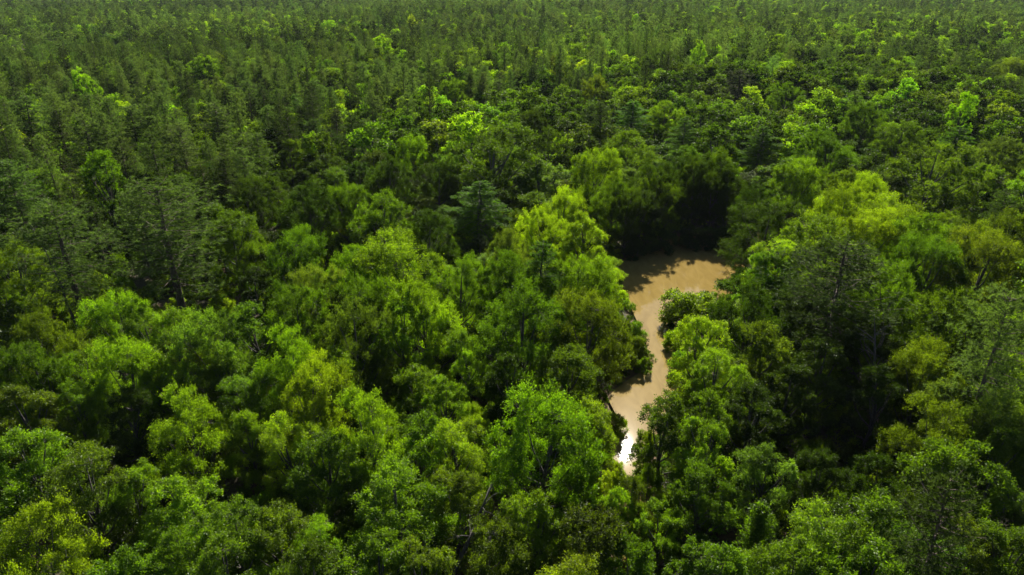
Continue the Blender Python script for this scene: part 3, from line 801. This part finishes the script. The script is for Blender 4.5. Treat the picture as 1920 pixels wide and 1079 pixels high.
def snag(px, py, H, lean, az, seed, label):
    p, _ = at_z(px, py, H * .8)
    rng = np.random.default_rng(seed)
    e = bpy.data.objects.new('dead_tree', None)
    e.location = (p[0] - math.cos(az) * lean * .8, p[1] - math.sin(az) * lean * .8, float(ground_z(p[None, :2])[0]))
    e['label'] = label; e['category'] = 'dead tree'; e['group'] = 'bare dead trees'
    COL.objects.link(e)
    d = np.array([math.cos(az) * lean, math.sin(az) * lean, H])
    tk = Acc(); z = np.linspace(0, 1, 6)
    tp = np.array([d * t + rng.normal(0, .08, 3) for t in z]); tp[0, 2] = -.4
    add_tube(tk, tp, .2 * np.array([1.2, 1, .85, .65, .45, .12]), 7)
    o = bpy.data.objects.new('trunk', tk.mesh('dead_trunk', [M_BARK], True)); o.parent = e; COL.objects.link(o)
    for i in range(7):
        t = rng.uniform(.45, .95); s0 = d * t; a = rng.uniform(0, 6.28); L = rng.uniform(1, 2.6)
        v = np.array([math.cos(a), math.sin(a), rng.uniform(.1, .7)]) * L
        k = Acc(); add_tube(k, [s0, s0 + v * .5 + np.array([0, 0, .15]), s0 + v], [.07, .045, .012], 4)
        for j in range(3):
            w = v * .3 + rng.normal(0, .45, 3); b0 = s0 + v * rng.uniform(.4, .9)
            add_tube(k, [b0, b0 + w * .5, b0 + w], [.03, .02, .006], 3)
        o = bpy.data.objects.new('branch', k.mesh('dead_branch', [M_BARK], True)); o.parent = e; COL.objects.link(o)
snag(905, 950, 11., 5., .5, 1, 'bare leaning dead tree between the lowest crowns left of the glint')
snag(1640, 640, 15., 3., 2.6, 2, 'bare grey dead tree beside the big dark pine')
snag(98, 500, 15., 1.5, 4.0, 3, 'bare grey dead tree at the edge of the left pines')

def scatter(name, coll, P, S, V, T):
    """one mass of plants: a point for each, grown on by geometry nodes"""
    me = bpy.data.meshes.new(name)
    me.vertices.add(len(P)); me.vertices.foreach_set('co', P.astype(np.float32).ravel())
    def att(n, ty, dat, key='vector'):
        a = me.attributes.new(n, ty, 'POINT'); a.data.foreach_set(key, dat.ravel())
    rot = np.zeros((len(P), 3), np.float32)
    rr = np.random.default_rng(len(P))
    rot[:, 0] = rr.normal(0, .035, len(P)); rot[:, 1] = rr.normal(0, .035, len(P)); rot[:, 2] = rr.uniform(0, 6.283, len(P))
    att('rot', 'FLOAT_VECTOR', rot); att('scl', 'FLOAT_VECTOR', S.astype(np.float32)); att('tint', 'FLOAT_VECTOR', T.astype(np.float32))
    att('vid', 'INT', V.astype(np.int32), 'value')
    ng = bpy.data.node_groups.new(name, 'GeometryNodeTree')
    ng.interface.new_socket('Geometry', in_out='INPUT', socket_type='NodeSocketGeometry')
    ng.interface.new_socket('Geometry', in_out='OUTPUT', socket_type='NodeSocketGeometry')
    N, L = ng.nodes, ng.links
    gi, go = N.new('NodeGroupInput'), N.new('NodeGroupOutput')
    ci = N.new('GeometryNodeCollectionInfo'); ci.inputs['Collection'].default_value = coll
    ci.inputs['Separate Children'].default_value = True; ci.inputs['Reset Children'].default_value = True
    ip = N.new('GeometryNodeInstanceOnPoints'); ip.inputs['Pick Instance'].default_value = True
    def named(n, ty):
        a = N.new('GeometryNodeInputNamedAttribute'); a.data_type = ty; a.inputs['Name'].default_value = n
        return a.outputs['Attribute']
    L.new(gi.outputs[0], ip.inputs['Points']); L.new(ci.outputs[0], ip.inputs['Instance'])
    L.new(named('vid', 'INT'), ip.inputs['Instance Index'])
    L.new(named('rot', 'FLOAT_VECTOR'), ip.inputs['Rotation']); L.new(named('scl', 'FLOAT_VECTOR'), ip.inputs['Scale'])
    L.new(ip.outputs[0], go.inputs[0])
    o = bpy.data.objects.new(name, me)
    o.modifiers.new('plants', 'NODES').node_group = ng
    o['kind'] = 'stuff'
    COL.objects.link(o)
    return o

def tints(codes, P, amt=.32):
    T = np.array([TINT[c] for c in codes])
    T = T * np.clip(R3.normal(.95, amt, (len(T), 1)), .5, 1.2) * np.clip(R3.normal(1, .05, T.shape), .8, 1.2)
    return T * np.clip(1 + .2 * vnoise(P, .012, 9), .6, 1.25)[:, None]

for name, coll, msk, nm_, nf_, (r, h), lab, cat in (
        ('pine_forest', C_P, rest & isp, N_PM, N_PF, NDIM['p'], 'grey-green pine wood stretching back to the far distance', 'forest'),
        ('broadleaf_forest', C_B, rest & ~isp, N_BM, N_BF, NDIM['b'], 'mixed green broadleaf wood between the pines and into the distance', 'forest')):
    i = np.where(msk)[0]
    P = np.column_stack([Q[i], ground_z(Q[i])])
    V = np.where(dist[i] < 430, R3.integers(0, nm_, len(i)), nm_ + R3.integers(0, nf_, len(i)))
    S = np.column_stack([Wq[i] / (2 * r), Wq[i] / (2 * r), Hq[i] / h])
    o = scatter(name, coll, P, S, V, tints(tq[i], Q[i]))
    o['label'] = lab; o['category'] = cat

# low bushes and saplings under the trees
n1, n2 = 7000, 9000
A = []
for n, d0, d1 in ((n1, 30, 230), (n2, 230, 520)):
    dd = np.sqrt(R3.uniform(d0 ** 2, d1 ** 2, n)); th = R3.uniform(-.72, .72, n)
    A.append(np.column_stack([dd * np.sin(th), dd * np.cos(th)]))
A = np.concatenate(A)
A = A[sdist(A) > .2]
ush = R3.uniform(1.2, 4.2, len(A)); usw = R3.uniform(1.8, 4.6, len(A))
lowd = sdist(A)
ush = np.where(lowd < 5, np.minimum(ush, 1.8), ush); usw = np.where(lowd < 5, np.minimum(usw, 2.2), usw)
ut = np.array(list('BYMDO'))[R3.choice(5, len(A), p=[.34, .16, .3, .1, .1])]
o = scatter('undergrowth', C_U, np.column_stack([A, ground_z(A)]), np.column_stack([usw / 4, usw / 4, ush / 3]), R3.integers(0, N_U, len(A)), tints(ut, A))
o['label'] = 'low green undergrowth of bushes and saplings beneath the trees'; o['category'] = 'undergrowth'

# ------------------------------------------------------------------ the hazy air
def haze_box():
    m, t, N, L = new_mat('hazy_air')
    v = N.new('ShaderNodeVolumePrincipled')
    v.inputs['Color'].default_value = (0.80, 0.90, 1.0, 1)
    v.inputs['Density'].default_value = 0.00003
    v.inputs['Anisotropy'].default_value = 0.0
    out = N.new('ShaderNodeOutputMaterial')
    L.new(v.outputs[0], out.inputs['Volume'])
    a = Acc()
    s, z0, z1 = 7000., -2.6, CAM_H + 1.5
    V = [(x, y, z) for z in (z0, z1) for x, y in ((-s, -s), (s, -s), (s, s), (-s, s))]
    a.add(np.array(V), [(0, 3, 2, 1), (4, 5, 6, 7), (0, 1, 5, 4), (1, 2, 6, 5), (2, 3, 7, 6), (3, 0, 4, 7)])
    o = bpy.data.objects.new('haze', a.mesh('haze', [m]))
    o['kind'] = 'stuff'; o['label'] = 'thin bluish haze lying over the distant wood'; o['category'] = 'haze'
    COL.objects.link(o)
haze_box()

tris = sum(sum(p.loop_total - 2 for p in me.polygons) for me in bpy.data.meshes if len(me.polygons) < 500) + sum(len(me.loops) - 2 * len(me.polygons) for me in bpy.data.meshes if len(me.polygons) >= 500)
print('TREES', len(trees), 'rest pines', int((rest & isp).sum()), 'rest broadleaf', int((rest & ~isp).sum()), 'tris', tris, 'sun el %.1f az %.1f' % (math.degrees(SUN_EL), math.degrees(SUN_AZ)))
